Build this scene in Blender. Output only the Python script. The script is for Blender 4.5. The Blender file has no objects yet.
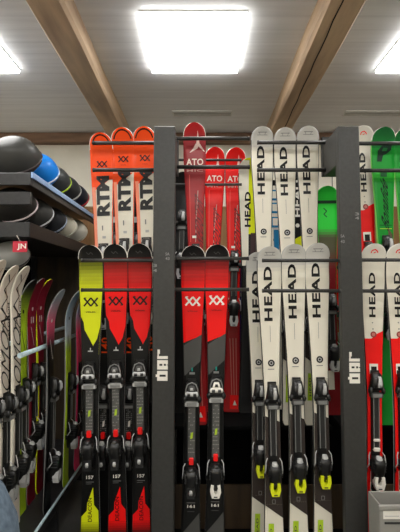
import bpy, math, random
from mathutils import Vector, Matrix
random.seed(7)
S = bpy.context.scene
COL = S.collection
PI = math.pi

# ------------------------------------------------------------------ camera
F = 400.0; CX, CY = 200.0, 266.0; PITCH = math.atan(23.0/F); CAMZ = 1.6
cam = bpy.data.objects.new('camera', bpy.data.cameras.new('camera'))
COL.objects.link(cam)
cam.location = (0, 0, CAMZ)
cam.rotation_euler = (PI/2 + PITCH, 0, 0)
cam.data.sensor_fit = 'VERTICAL'; cam.data.sensor_height = 24.0
cam.data.lens = 24.0*F/532.0
cam.data.clip_start = 0.05
S.camera = cam
CS, SN = math.cos(PITCH), math.sin(PITCH)
def at(px, py, Y):
    """world point at distance Y (metres along +Y) seen at a spot of the photo"""
    k = (CY-py)/F
    Z = Y*(SN + k*CS)/(CS - k*SN)
    X = (px-CX)/F*(CS*Y + SN*Z)
    return Vector((X, Y, Z+CAMZ))
def zat(py, Y): return at(200, py, Y).z

# ------------------------------------------------------------------ world, exposure
w = bpy.data.worlds.new('world'); S.world = w; w.use_nodes = True
w.node_tree.nodes['Background'].inputs[0].default_value = (0.75, 0.85, 1.0, 1)
w.node_tree.nodes['Background'].inputs[1].default_value = 0.35
S.view_settings.view_transform = 'Standard'
S.view_settings.look = 'None'
S.view_settings.exposure = 0.0
S.view_settings.gamma = 1.0
S.view_settings.use_curve_mapping = False
PANEL_POWER = 13.5

# ------------------------------------------------------------------ colours and materials
def lin(r, g, b):
    f = lambda c: ((c/255.0+0.055)/1.055)**2.4 if c > 10 else c/255.0/12.92
    return (f(r), f(g), f(b), 1.0)
WHITE = lin(238,234,224); CREAM = lin(232,226,210); BLACK = lin(13,13,13); COAL = lin(34,34,34)
DGREY = lin(74,74,72); GREY = lin(128,128,126); LGREY = lin(180,180,178); SILVER = lin(200,200,200)
ORANGE = lin(255,78,4); RED = lin(245,14,12); DRED = lin(150,24,30); YEL = lin(218,226,20); LIME = lin(176,208,40)
GREEN = lin(10,150,44); DGREEN = lin(8,70,40); BLUE = lin(24,110,200); TEAL = lin(20,140,130)

def new_mat(name):
    m = bpy.data.materials.new(name); m.use_nodes = True
    nt = m.node_tree; b = nt.nodes['Principled BSDF']
    return m, nt, b
def attr_mat(name, rough, metal=0.0, coat=0.0, var=0.05, scale=60.0):
    """coloured lacquer / plastic: own colour of each printed area, with fine wear in the gloss"""
    m, nt, b = new_mat(name)
    a = nt.nodes.new('ShaderNodeAttribute'); a.attribute_name = 'Col'
    nt.links.new(a.outputs['Color'], b.inputs['Base Color'])
    n = nt.nodes.new('ShaderNodeTexNoise'); n.inputs['Scale'].default_value = scale
    tc = nt.nodes.new('ShaderNodeTexCoord'); nt.links.new(tc.outputs['Object'], n.inputs['Vector'])
    r = nt.nodes.new('ShaderNodeMapRange')
    r.inputs['To Min'].default_value = max(0.02, rough-var); r.inputs['To Max'].default_value = rough+var
    nt.links.new(n.outputs['Fac'], r.inputs['Value']); nt.links.new(r.outputs['Result'], b.inputs['Roughness'])
    b.inputs['Metallic'].default_value = metal
    b.inputs['Coat Weight'].default_value = coat; b.inputs['Coat Roughness'].default_value = 0.12
    return m
def noise_mat(name, c1, c2, rough=0.6, scale=(8,8,8), metal=0.0, bump=0.0, detail=4.0):
    m, nt, b = new_mat(name)
    tc = nt.nodes.new('ShaderNodeTexCoord'); mp = nt.nodes.new('ShaderNodeMapping')
    mp.inputs['Scale'].default_value = scale
    nt.links.new(tc.outputs['Object'], mp.inputs['Vector'])
    n = nt.nodes.new('ShaderNodeTexNoise'); n.inputs['Scale'].default_value = 1.0; n.inputs['Detail'].default_value = detail
    nt.links.new(mp.outputs['Vector'], n.inputs['Vector'])
    cr = nt.nodes.new('ShaderNodeValToRGB')
    cr.color_ramp.elements[0].position = 0.3; cr.color_ramp.elements[0].color = c1
    cr.color_ramp.elements[1].position = 0.7; cr.color_ramp.elements[1].color = c2
    nt.links.new(n.outputs['Fac'], cr.inputs['Fac']); nt.links.new(cr.outputs['Color'], b.inputs['Base Color'])
    b.inputs['Roughness'].default_value = rough; b.inputs['Metallic'].default_value = metal
    if bump:
        bp = nt.nodes.new('ShaderNodeBump'); bp.inputs['Strength'].default_value = bump; bp.inputs['Distance'].default_value = 0.01
        nt.links.new(n.outputs['Fac'], bp.inputs['Height']); nt.links.new(bp.outputs['Normal'], b.inputs['Normal'])
    return m
def emit_mat(name, col, power):
    m, nt, b = new_mat(name)
    b.inputs['Base Color'].default_value = (0.8,0.8,0.8,1)
    b.inputs['Emission Color'].default_value = col; b.inputs['Emission Strength'].default_value = power
    return m
M_TOP = attr_mat('lacquered_topsheet', 0.42, 0.0, 0.08)
M_TOP.node_tree.nodes['Principled BSDF'].inputs['Specular IOR Level'].default_value = 0.25
M_PLA = attr_mat('moulded_plastic', 0.38, 0.0, 0.1)
M_MET = attr_mat('brushed_metal', 0.3, 0.85, 0.0)
M_FAB = attr_mat('woven_fabric', 0.85, 0.0, 0.0)
M_RACK = noise_mat('dark_powder_coated_steel', lin(50,50,48), lin(57,57,55), 0.5, (60,60,60), 0.1)
M_BAR = noise_mat('dark_rubber_sleeved_bar', lin(44,43,42), lin(58,57,55), 0.42, (90,90,90), 0.15)
M_SHELF = noise_mat('anthracite_sheet_metal', lin(46,46,48), lin(56,56,58), 0.35, (40,40,40), 0.2)
M_SHELFBLUE = noise_mat('pale_blue_shelf_lip', lin(150,185,232), lin(170,200,240), 0.35, (30,30,30), 0.2)  # pale blue lip, lightened so the colour carries its reflection
M_PALEBAR = noise_mat('pale_blue_painted_tube', lin(170,195,205), lin(205,225,232), 0.3, (40,40,40), 0.0)
M_BEAM = noise_mat('old_timber', lin(170,146,122), lin(212,184,150), 0.7, (14,2.2,14), 0, 0.35, 8)
M_LINTEL = noise_mat('old_timber_cross', lin(112,86,68), lin(150,118,94), 0.7, (2.2,14,14), 0, 0.35, 8)
M_WALL = noise_mat('cream_plaster', lin(232,227,212), lin(240,235,222), 0.9, (5,5,5), 0, 0.05)
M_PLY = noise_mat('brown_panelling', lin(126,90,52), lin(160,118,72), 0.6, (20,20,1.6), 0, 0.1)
M_SHADEWOOD = noise_mat('dark_brown_board', lin(44,34,22), lin(70,54,34), 0.6, (20,20,1.6))  # panelling brown darkened: shade is put into the colour
M_FLOOR = noise_mat('grey_floor', lin(92,92,90), lin(108,108,106), 0.5, (3,3,3))
M_BACK = noise_mat('dark_backing_board', lin(6,6,6), lin(12,12,12), 0.95, (6,6,6))
M_BACK.node_tree.nodes['Principled BSDF'].inputs['Specular IOR Level'].default_value = 0.08
M_LIGHT = emit_mat('led_panel', (1.0, 0.985, 0.955, 1), PANEL_POWER)
M_FRAME = noise_mat('white_painted_metal', lin(220,220,215), lin(228,228,224), 0.4, (9,9,9))
M_VENT = noise_mat('grey_vent_metal', lin(150,150,148), lin(164,164,160), 0.5, (9,9,9))

def ceiling_mat():
    m, nt, b = new_mat('painted_ceiling_boards')
    tc = nt.nodes.new('ShaderNodeTexCoord'); mp = nt.nodes.new('ShaderNodeMapping')
    mp.inputs['Scale'].default_value = (1.2, 26, 1)
    nt.links.new(tc.outputs['Object'], mp.inputs['Vector'])
    n = nt.nodes.new('ShaderNodeTexNoise'); n.inputs['Scale'].default_value = 1.0; n.inputs['Detail'].default_value = 6
    nt.links.new(mp.outputs['Vector'], n.inputs['Vector'])
    wv = nt.nodes.new('ShaderNodeTexWave'); wv.wave_type = 'BANDS'; wv.bands_direction = 'Y'
    wv.inputs['Scale'].default_value = 2.6; wv.inputs['Distortion'].default_value = 0.0
    nt.links.new(tc.outputs['Object'], wv.inputs['Vector'])
    gr = nt.nodes.new('ShaderNodeValToRGB')
    gr.color_ramp.elements[0].position = 0.0; gr.color_ramp.elements[0].color = (0.93,0.93,0.93,1)
    gr.color_ramp.elements[1].position = 0.06; gr.color_ramp.elements[1].color = (1,1,1,1)
    nt.links.new(wv.outputs['Fac'], gr.inputs['Fac'])
    cr = nt.nodes.new('ShaderNodeValToRGB')
    cr.color_ramp.elements[0].position = 0.3; cr.color_ramp.elements[0].color = lin(226,227,228)
    cr.color_ramp.elements[1].position = 0.7; cr.color_ramp.elements[1].color = lin(238,239,240)
    nt.links.new(n.outputs['Fac'], cr.inputs['Fac'])
    mx = nt.nodes.new('ShaderNodeMix'); mx.data_type = 'RGBA'; mx.blend_type = 'MULTIPLY'; mx.inputs[0].default_value = 1.0
    nt.links.new(cr.outputs['Color'], mx.inputs[6]); nt.links.new(gr.outputs['Color'], mx.inputs[7])
    nt.links.new(mx.outputs[2], b.inputs['Base Color'])
    b.inputs['Roughness'].default_value = 0.75
    return m
M_CEIL = ceiling_mat()

# ------------------------------------------------------------------ mesh helper
class MB:
    def __init__(s): s.v=[]; s.f=[]; s.c=[]; s.m=[]; s.sm=[]
    def vert(s, p): s.v.append(tuple(p)); return len(s.v)-1
    def face(s, idx, col=GREY, m=0, smooth=False): s.f.append(tuple(idx)); s.c.append(col); s.m.append(m); s.sm.append(smooth)
    def poly(s, pts, col=GREY, m=0): s.face([s.vert(p) for p in pts], col, m)
    def box(s, x0,x1,y0,y1,z0,z1, col=GREY, m=0, bev=0.0):
        if x0>x1: x0,x1=x1,x0
        if y0>y1: y0,y1=y1,y0
        if z0>z1: z0,z1=z1,z0
        b = min(bev, (x1-x0)*.45, (y1-y0)*.45, (z1-z0)*.45)
        if b <= 0:
            q=[s.vert((x,y,z)) for z in (z0,z1) for y in (y0,y1) for x in (x0,x1)]
            for f in ((0,2,3,1),(4,5,7,6),(0,1,5,4),(2,6,7,3),(0,4,6,2),(1,3,7,5)): s.face([q[i] for i in f],col,m)
            return
        # bevelled: three inset rectangles per axis joined
        cx,cy,cz=(x0+x1)/2,(y0+y1)/2,(z0+z1)/2; hx,hy,hz=(x1-x0)/2,(y1-y0)/2,(z1-z0)/2
        V={}
        for sx in (-1,1):
            for sy in (-1,1):
                for sz in (-1,1):
                    V[sx,sy,sz,0]=s.vert((cx+sx*hx,cy+sy*(hy-b),cz+sz*(hz-b)))
                    V[sx,sy,sz,1]=s.vert((cx+sx*(hx-b),cy+sy*hy,cz+sz*(hz-b)))
                    V[sx,sy,sz,2]=s.vert((cx+sx*(hx-b),cy+sy*(hy-b),cz+sz*hz))
        o=[(-1,-1),(1,-1),(1,1),(-1,1)]
        for g in (-1,1):
            for ax in range(3):
                k=[]
                for a,c in o:
                    t=[a,c]; t.insert(ax,g); k.append(V[t[0],t[1],t[2],ax])
                if (g==-1)!=(ax==1): k=k[::-1]
                s.face(k,col,m)
        for a in (-1,1):
            for c in (-1,1):
                s.face([V[a,c,-1,0],V[a,c,1,0],V[a,c,1,1],V[a,c,-1,1]][::1 if a*c>0 else -1],col,m)
                s.face([V[a,-1,c,0],V[a,1,c,0],V[a,1,c,2],V[a,-1,c,2]][::-1 if a*c>0 else 1],col,m)
                s.face([V[-1,a,c,1],V[1,a,c,1],V[1,a,c,2],V[-1,a,c,2]][::1 if a*c>0 else -1],col,m)
        for a in (-1,1):
            for c in (-1,1):
                for d in (-1,1):
                    s.face([V[a,c,d,0],V[a,c,d,1],V[a,c,d,2]][::1 if a*c*d>0 else -1],col,m)
    def ring(s, c, ax1, ax2, r1, r2, n, e=2.0):
        out=[]
        for i in range(n):
            t=2*PI*i/n; ct,st=math.cos(t),math.sin(t)
            a=math.copysign(abs(ct)**(2/e),ct)*r1; b=math.copysign(abs(st)**(2/e),st)*r2
            out.append(s.vert(Vector(c)+Vector(ax1)*a+Vector(ax2)*b))
        return out
    def skin(s, rings, col, m=0, cap=True, smooth=True):
        n=len(rings[0])
        for k in range(len(rings)-1):
            cc = col[k] if isinstance(col,list) else col
            for i in range(n):
                j=(i+1)%n; s.face((rings[k][i],rings[k][j],rings[k+1][j],rings[k+1][i]),cc,m,smooth)
        if cap:
            c0 = col[0] if isinstance(col,list) else col; c1 = col[-1] if isinstance(col,list) else col
            s.face(rings[0][::-1],c0,m); s.face(rings[-1],c1,m)
    def tube(s, pts, r, col=GREY, m=0, n=8, smooth=True):
        pts=[Vector(p) for p in pts]; rings=[]; prev=None
        for k,p in enumerate(pts):
            d=(pts[min(k+1,len(pts)-1)]-pts[max(k-1,0)]).normalized()
            up=Vector((0,0,1)) if abs(d.z)<0.9 else Vector((0,1,0))
            a=d.cross(up).normalized(); b=a.cross(d).normalized()
            if prev is not None and a.dot(prev)<0: a=-a; b=-b
            prev=a
            rr = r[k] if isinstance(r,(list,tuple)) else r
            rings.append(s.ring(p,b,a,rr,rr,n))
        s.skin(rings,col,m,True,smooth)
    def loft(s, secs, col, m=0, n=16, e=3.0, smooth=True):
        """secs: (z, cx, cy, hx, hy) rounded-rectangle slices stacked along z"""
        s.skin([s.ring((q[1],q[2],q[0]),(1,0,0),(0,1,0),q[3],q[4],n,e) for q in secs],col,m,True,smooth)
    def prism(s, pts, y0, y1, col=GREY, m=0):
        """pts in x-z, counter-clockwise seen from -y"""
        a=[s.vert((x,y0,z)) for x,z in pts]; b=[s.vert((x,y1,z)) for x,z in pts]; n=len(pts)
        s.face(a,col,m); s.face(b[::-1],col,m)
        for i in range(n): j=(i+1)%n; s.face((a[i],b[i],b[j],a[j]),col,m)
    def build(s, name, mats, parent=None, loc=(0,0,0), rot=(0,0,0)):
        if not isinstance(mats,(list,tuple)): mats=[mats]
        me=bpy.data.meshes.new(name); me.from_pydata(s.v,[],s.f)
        for mt in mats: me.materials.append(mt)
        ca=me.color_attributes.new(name='Col',type='FLOAT_COLOR',domain='CORNER')
        buf=[]
        for p,c in zip(me.polygons,s.c):
            for _ in range(p.loop_total): buf.extend(c)
        ca.data.foreach_set('color',buf)
        me.polygons.foreach_set('material_index',s.m); me.polygons.foreach_set('use_smooth',s.sm)
        me.update()
        o=bpy.data.objects.new(name,me); COL.objects.link(o); o.location=loc; o.rotation_euler=rot
        if parent is not None: o.parent=parent
        return o

def empty(name, loc=(0,0,0), rot=(0,0,0)):
    o=bpy.data.objects.new(name,None); COL.objects.link(o); o.location=loc; o.rotation_euler=rot
    o.empty_display_size=0.05
    return o
def tag(o, label=None, cat=None, group=None, kind=None):
    if label: o['label']=label
    if cat: o['category']=cat
    if group: o['group']=group
    if kind: o['kind']=kind
    return o
def copy_tree(o, parent=None):
    c=o.copy(); COL.objects.link(c)
    if parent is not None: c.parent=parent
    for ch in list(o.children): copy_tree(ch,c)
    return c

_glyph={}
def glyphs(txt, bold=0.0, space=1.0):
    k=(txt,bold,space)
    if k in _glyph: return _glyph[k]
    cu=bpy.data.curves.new('tmp','FONT'); cu.body=txt; cu.size=1.0; cu.fill_mode='FRONT'; cu.resolution_u=3
    cu.offset=bold; cu.space_character=space
    o=bpy.data.objects.new('tmp',cu); COL.objects.link(o)
    dg=bpy.context.evaluated_depsgraph_get(); dg.update(); ev=o.evaluated_get(dg); me=ev.to_mesh()
    vs=[(v.co.x,v.co.y) for v in me.vertices]; fs=[tuple(p.vertices) for p in me.polygons]
    ev.to_mesh_clear(); bpy.data.objects.remove(o); bpy.data.curves.remove(cu)
    if not vs: _glyph[k]=([],[]); return _glyph[k]
    x0=min(v[0] for v in vs); x1=max(v[0] for v in vs); y0=min(v[1] for v in vs); y1=max(v[1] for v in vs)
    vs=[((x-x0)/(x1-x0)-0.5,(y-y0)/(y1-y0)-0.5) for x,y in vs]     # unit box, centred
    _glyph[k]=(vs,fs); return _glyph[k]
def text_faces(mb, txt, fn, wlen, hgt, col, rot=0, m=0, bold=0.02, space=1.05, shear=0.0):
    """fn(u, v) -> 3-D point; rot=0 upright, rot=1 reads upwards, rot=-1 reads downwards"""
    vs,fs=glyphs(txt,bold,space); ids=[]
    for x,y in vs:
        a=(x+shear*y)*wlen; b=y*hgt
        u,v=(a,b) if rot==0 else ((-b,a) if rot==1 else (b,-a))
        ids.append(mb.vert(fn(u,v)))
    for f in fs:
        q=[ids[i] for i in f]
        mb.face(q,col,m)

# ------------------------------------------------------------------ ski
class Ski:
    """local frame: z up the ski (0 = tail), x across, top sheet faces -y, base plane y=0"""
    def __init__(s, L, wt=.070, ww=.043, wl=.060, colfn=None, side=COAL, edge=LGREY, curl=.045, clen=.16, tipr=.075, rim=None):
        s.L=L; s.wt=wt; s.ww=ww; s.wl=wl; s.curl=curl; s.clen=clen; s.tipr=tipr
        s.mb=MB(); s.colfn=colfn; s.k=0
        vs=[0,.004,.012,.03]; n=80
        vs+=[.03+(L-tipr-.03)*i/n for i in range(1,n+1)]
        vs+=[L-tipr*(1-math.sin(PI/2*i/9)) for i in range(1,10)]
        rings=[]
        for v in vs:
            h=max(s.hw(v),.0015); y=-s.c(v); t=s.t(v); b=min(.004,h*.4)
            row=[(-h,y,v),(-h,y-t*.55,v),(-h+b,y-t,v)]+[(-h+b+(2*h-2*b)*k/6,y-t,v) for k in range(1,6)]+[(h-b,y-t,v),(h,y-t*.55,v),(h,y,v)]
            rings.append([s.mb.vert(p) for p in row])
        for k in range(len(rings)-1):
            vm=(vs[k]+vs[k+1])/2; tc=colfn(L-vm); a,b=rings[k],rings[k+1]
            es = rim if (rim and vm>L-tipr-.01) else edge  # a pale rim paints in ceiling light caught by the tip edge
            for i in range(len(a)-1):
                c = es if i in (0,len(a)-2) else ((side(L-vm) if callable(side) else side) if i in (1,len(a)-3) else tc)
                if rim and vm>L-tipr-.01 and i in (1,len(a)-3): c=rim
                s.mb.face((a[i],a[i+1],b[i+1],b[i]),c,0,2<=i<=len(a)-4)
            s.mb.face((a[-1],a[0],b[0],b[-1]),BLACK,0)
        s.mb.face(rings[0][::-1],BLACK); s.mb.face(rings[-1],rim or edge)
    def hw(s,v):
        L=s.L; q=v/L; xm=.46
        if v<.03: base=s.wl*(0.80+0.20*math.sin(PI/2*v/.03))
        elif q<xm: f=(xm-q)/xm; base=s.ww+(s.wl-s.ww)*f**1.6
        else:
            f=(q-xm)/(1-xm-.12); base=s.ww+(s.wt-s.ww)*min(1,f)**1.6
        if v>L-s.tipr:
            f=(v-(L-s.tipr))/s.tipr; base*=math.sqrt(max(0,1-f**2.4))
        return base
    def c(s,v):
        a=v-(s.L-s.clen); r=s.curl*(a/s.clen)**2 if a>0 else 0
        b=.05-v
        return r+(.006*(b/.05)**2 if b>0 else 0)
    def t(s,v):
        q=v/s.L; return .006+.010*math.exp(-((q-.46)/.25)**2)
    def P(s,x,v,off=.0012): return (x,-(s.c(v)+s.t(v)+off),v)
    def band(s, left, right, col):
        """printed area between two chains of (dist from tip, -1..1), both ordered down from the tip"""
        s.k+=1; off=.0006+.0003*s.k
        def ev(ch,q):
            for (a,ua),(b,ub) in zip(ch,ch[1:]):
                if a<=q<=b: return ua+(ub-ua)*((q-a)/(b-a) if b>a else 0)
            return ch[-1][1] if q>ch[-1][0] else ch[0][1]
        q0=left[0][0]; q1=left[-1][0]
        cuts=sorted(set([p[0] for p in left+right if q0<=p[0]<=q1]+[q0+(q1-q0)*i/max(2,int((q1-q0)/.015)) for i in range(max(2,int((q1-q0)/.015))+1)]))
        for a,b in zip(cuts,cuts[1:]):
            if b-a<1e-6: continue
            va,vb=s.L-a,s.L-b; ha,hb=s.hw(va)-.0042,s.hw(vb)-.0042
            if ha<.002: continue
            la,ra,lb,rb=ev(left,a)*ha,ev(right,a)*ha,ev(left,b)*hb,ev(right,b)*hb
            N=4
            for i in range(N):
                f0,f1=i/N,(i+1)/N
                s.mb.poly([s.P(lb+(rb-lb)*f0,vb,off),s.P(lb+(rb-lb)*f1,vb,off),s.P(la+(ra-la)*f1,va,off),s.P(la+(ra-la)*f0,va,off)],col)
    def rect(s, q0,q1,u0,u1,col): s.band([(q0,u0),(q1,u0)],[(q0,u1),(q1,u1)],col)
    def text(s, txt, q, wlen, hgt, col, rot=1, u=0.0, bold=.02, shear=0.0, space=1.05):
        s.k+=1; off=.0006+.0003*s.k; v0=s.L-q; x0=u
        text_faces(s.mb,txt,lambda a,b:s.P(x0+a,v0+b,off),wlen,hgt,col,rot,0,bold,space,shear)
    def strip(s, pts, wd, col):
        """line of width wd through (x, q) points"""
        s.k+=1; off=.0006+.0003*s.k
        for (x0,q0),(x1,q1) in zip(pts,pts[1:]):
            d=Vector((x1-x0,-(q1-q0))); n=Vector((-d.y,d.x)).normalized()*wd/2
            a=(x0,s.L-q0); b=(x1,s.L-q1)
            s.mb.poly([s.P(a[0]-n.x,a[1]-n.y,off),s.P(b[0]-n.x,b[1]-n.y,off),s.P(b[0]+n.x,b[1]+n.y,off),s.P(a[0]+n.x,a[1]+n.y,off)][::-1],col)
    def disc(s, x, q, r, col, ring=0):
        s.k+=1; off=.0006+.0003*s.k; v=s.L-q
        pts=[(x+r*math.cos(2*PI*i/16),v+r*math.sin(2*PI*i/16)) for i in range(16)]
        s.mb.poly([s.P(a,b,off) for a,b in pts],col)
    def xx(s, q, sz, col):
        for dx in (-.42,.42):
            for sg in (-1,1):
                s.strip([(dx*sz-sg*.42*sz,q-.5*sz),(dx*sz+sg*.42*sz,q+.5*sz)],sz*.20,col)
        s.strip([(-.84*sz,q-.5*sz),(-.55*sz,q-.5*sz)],sz*.1,col); s.strip([(.55*sz,q+.5*sz),(.84*sz,q+.5*sz)],sz*.1,col)

def mixc(a,b,t): t=max(0,min(1,t)); return tuple(a[i]+(b[i]-a[i])*t for i in range(3))+(1,)
def ramp(*st):
    def f(q):
        if q<=st[0][0]: return st[0][1]
        for (a,ca),(b,cb) in zip(st,st[1:]):
            if q<=b: return mixc(ca,cb,(q-a)/(b-a) if b>a else 1)
        return st[-1][1]
    return f

# ------------------------------------------------------------------ bindings (children of the ski)
def binding(root, ski, qt, qh, kind):
    """toe piece centred at qt, heel piece centred at qh (distances from the tip)"""
    L=ski.L
    def Y(q): return -(ski.t(L-q)+ski.c(L-q)+.003)
    cfg=dict(
        marker=dict(cap=SILVER,body=BLACK,lever=COAL,tab=RED,plate=lin(84,84,82),print_=LIME),
        marker_white=dict(cap=WHITE,body=BLACK,lever=WHITE,tab=RED,plate=lin(84,84,82),print_=LIME),
        yellow=dict(cap=LGREY,body=BLACK,lever=YEL,tab=None,plate=COAL,print_=None),
        white=dict(cap=SILVER,body=BLACK,lever=WHITE,tab=WHITE,plate=COAL,print_=None),
        plain=dict(cap=GREY,body=BLACK,lever=LGREY,tab=None,plate=BLACK,print_=None),
        silver=dict(cap=SILVER,body=BLACK,lever=SILVER,tab=None,plate=BLACK,print_=None),
        redtab=dict(cap=LGREY,body=BLACK,lever=COAL,tab=RED,plate=COAL,print_=WHITE))[kind]
    mk = kind.startswith('marker')
    # mounting plate between toe and heel
    p=MB(); z0,z1=L-qh-.085,L-qt+.055; y=Y((qt+qh)/2)+.003
    p.box(-.025,.025,y-.008,y,z0,z1,cfg['body'],0,.002)
    a=L-qt-.085; b=L-qh+.10
    p.box(-.021,.021,y-.020,y-.006,b,a,cfg['plate'],0,.003)
    if cfg['print_']:
        for i in range(14):
            for j in range(4):
                if random.random()<.6:
                    xx=-.018+.0095*j; zz=b+.004+(a-b-.008)*i/14
                    p.poly([(xx,y-.0206,zz),(xx+.007,y-.0206,zz+.001),(xx+.008,y-.0206,zz+.006),(xx+.001,y-.0206,zz+.005)],lin(140,138,134) if mk else GREY)
        m_=(a+b)/2-.012
        p.poly([(-.007,y-.0212,m_-.018),(.006,y-.0212,m_-.014),(.009,y-.0212,m_+.020),(-.004,y-.0212,m_+.014)],cfg['print_'])
    else:
        p.box(-.017,-.013,y-.0225,y-.018,b,a,GREY); p.box(.013,.017,y-.0225,y-.018,b,a,GREY)
    p.build('binding_plate',[M_PLA],root)
    # toe piece
    t=MB(); v=L-qt; y=Y(qt)
    t.loft([(v-.050,0,y-.012,.036,.012),(v-.040,0,y-.018,.041,.018),(v-.015,0,y-.024,.036,.024),(v+.012,0,y-.025,.031,.025),(v+.036,0,y-.020,.027,.020),(v+.048,0,y-.012,.018,.012)],cfg['body'],0,20,3.2)
    for sx in (-1,1):    # the two jaws
        t.loft([(v-.066,sx*.036,y-.026,.008,.010),(v-.050,sx*.037,y-.027,.011,.014),(v-.030,sx*.030,y-.024,.010,.014)],cfg['body'],0,10,3)
    tp=t.build('toe_piece',[M_PLA],root)
    c=MB()
    if mk:
        c.loft([(v-.030,0,y-.046,.030,.008),(v-.022,0,y-.050,.033,.011),(v-.010,0,y-.050,.031,.011),(v-.004,0,y-.048,.024,.009)],cfg['cap'],0,16,3.2)
        for sx in (-1,1): c.loft([(v-.026,sx*.015,y-.0615,.008,.002),(v-.010,sx*.014,y-.0615,.007,.002)],DGREY if cfg['cap']==WHITE else COAL,0,8,3)
        c.loft([(v-.006,0,y-.046,.020,.010),(v+.012,0,y-.046,.017,.010),(v+.026,0,y-.040,.012,.007)],cfg['cap'] if cfg['cap']==WHITE else DGREY,0,14,2.4)
        c.loft([(v+.002,0,y-.055,.009,.003),(v+.016,0,y-.054,.006,.003)],BLACK if cfg['cap']==WHITE else LGREY,0,10,2.2)
        c.tube([(-.029,y-.044,v-.022),(-.029,y-.048,v+.008),(-.020,y-.048,v+.034),(0,y-.046,v+.044),(.020,y-.048,v+.034),(.029,y-.048,v+.008),(.029,y-.044,v-.022)],.0032,GREY,0,6)
    else:
        c.loft([(v-.030,.008,y-.044,.010,.008),(v-.012,.008,y-.052,.012,.010),(v+.014,.009,y-.050,.009,.010),(v+.030,.009,y-.040,.008,.006)],cfg['cap'],0,12,2.6)
        c.box(.002,.016,y-.056,y-.045,v+.012,v+.028,cfg['cap'],0,.003)
        c.loft([(v-.034,-.014,y-.042,.008,.008),(v+.020,-.012,y-.044,.007,.008)],COAL,0,10,3)
    c.build('adjustment_dome',[M_PLA],tp)
    f=MB(); f.box(-.034,.034,y-.034,y-.004,v-.088,v-.062,LGREY if mk else DGREY,0,.003)
    f.box(-.024,.024,y-.036,y-.033,v-.084,v-.066,GREY,0,.001)
    f.build('friction_pad',[M_PLA],root)
    # heel piece
    h=MB(); v=L-qh; y=Y(qh)
    h.loft([(v-.085,0,y-.010,.024,.010),(v-.060,0,y-.020,.029,.020),(v-.010,0,y-.033,.030,.033),(v+.030,0,y-.038,.031,.038),(v+.055,0,y-.036,.034,.034),(v+.066,0,y-.028,.028,.024)],cfg['body'],0,20,3.4)
    for k in range(4):   # ribs
        zz=v-.004+.015*k; h.box(-.036,.036,y-.058-.003*k,y-.006,zz,zz+.006,COAL,0,.002)
    for sx in (-1,1): h.box(sx*.030,sx*.040,y-.030,y-.004,v+.010,v+.050,cfg['body'],0,.004)
    hp=h.build('heel_piece',[M_PLA],root)
    hc=MB()
    hc.loft([(v+.050,0,y-.050,.014,.012),(v+.062,0,y-.052,.018,.014),(v+.076,0,y-.046,.013,.010)],cfg['cap'] if not mk else COAL,0,14,2.4)
    hc.build('heel_cup',[M_PLA],hp)
    lv=MB()
    if cfg['lever'] in (YEL,WHITE,SILVER,LGREY):
        dz=-.052; yy=y-.052
        outer=[(-.026,v+.004+dz+.02),(-.030,v-.030+dz+.02),(-.020,v-.062+dz+.02),(.020,v-.062+dz+.02),(.030,v-.030+dz+.02),(.026,v+.004+dz+.02)]
        inner=[(-.010,v+.004+dz+.02),(-.012,v-.020+dz+.02),(-.006,v-.040+dz+.02),(.006,v-.040+dz+.02),(.012,v-.020+dz+.02),(.010,v+.004+dz+.02)]
        n=len(outer)
        for i in range(n-1):
            q=[outer[i],outer[i+1],inner[i+1],inner[i]]
            lv.prism(q,yy-.010,yy+.024,cfg['lever'])
        lv.prism([(-.016,v+.012+dz),(.016,v+.012+dz),(.012,v+.055+dz),(-.012,v+.055+dz)],yy-.004,yy+.026,COAL)
        lv.poly([(-.010,yy-.0106,v-.038+dz),(.010,yy-.0106,v-.038+dz),(.010,yy-.0106,v-.032+dz),(-.010,yy-.0106,v-.032+dz)],COAL)
    else:
        lv.prism([(-.020,v-.078),(.020,v-.078),(.024,v-.030),(.014,v-.010),(-.014,v-.010),(-.024,v-.030)],y-.060,y-.026,COAL)
        lv.loft([(v-.058,0,y-.062,.008,.004),(v-.046,0,y-.064,.010,.005),(v-.034,0,y-.062,.007,.004)],LGREY,0,12,2.2)
    lv.build('heel_lever',[M_PLA],hp)
    if cfg['tab']:
        tb=MB(); zz=v+.082
        if mk or kind=='redtab': tb.box(-.013,.013,y-.030,y-.004,zz,zz+.038,cfg['tab'],0,.004)
        else:
            tb.box(-.018,.018,y-.030,y-.004,zz+.01,zz+.030,cfg['tab'],0,.004); tb.build('length_tab',[M_PLA],root); tb=MB(); tb.box(-.018,.018,y-.030,y-.004,zz+.062,zz+.076,cfg['tab'],0,.004)
        tg=tb.build('length_tab',[M_PLA],root)
    for sx in (-1,1):
        br=MB()
        br.tube([(sx*.034,y-.012,v+.085),(sx*.044,y-.022,v+.070),(sx*.047,y-.030,v+.030),(sx*.050,y-.006,v-.004)],.0028,SILVER,0,6)
        br.loft([(v-.022,sx*.050,y-.004,.004,.006),(v+.004,sx*.050,y-.006,.005,.008)],BLACK,0,8,2.6)
        br.build('brake_arm',[M_PLA],root)
    for ch in root.children:
        if ch.name.split('.')[0] in ('binding_plate','toe_piece','friction_pad','heel_piece','length_tab','brake_arm'): ch.scale=(1.12 if mk and ch.name[:3] in ('toe','fri') else .96,1,1)

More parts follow.
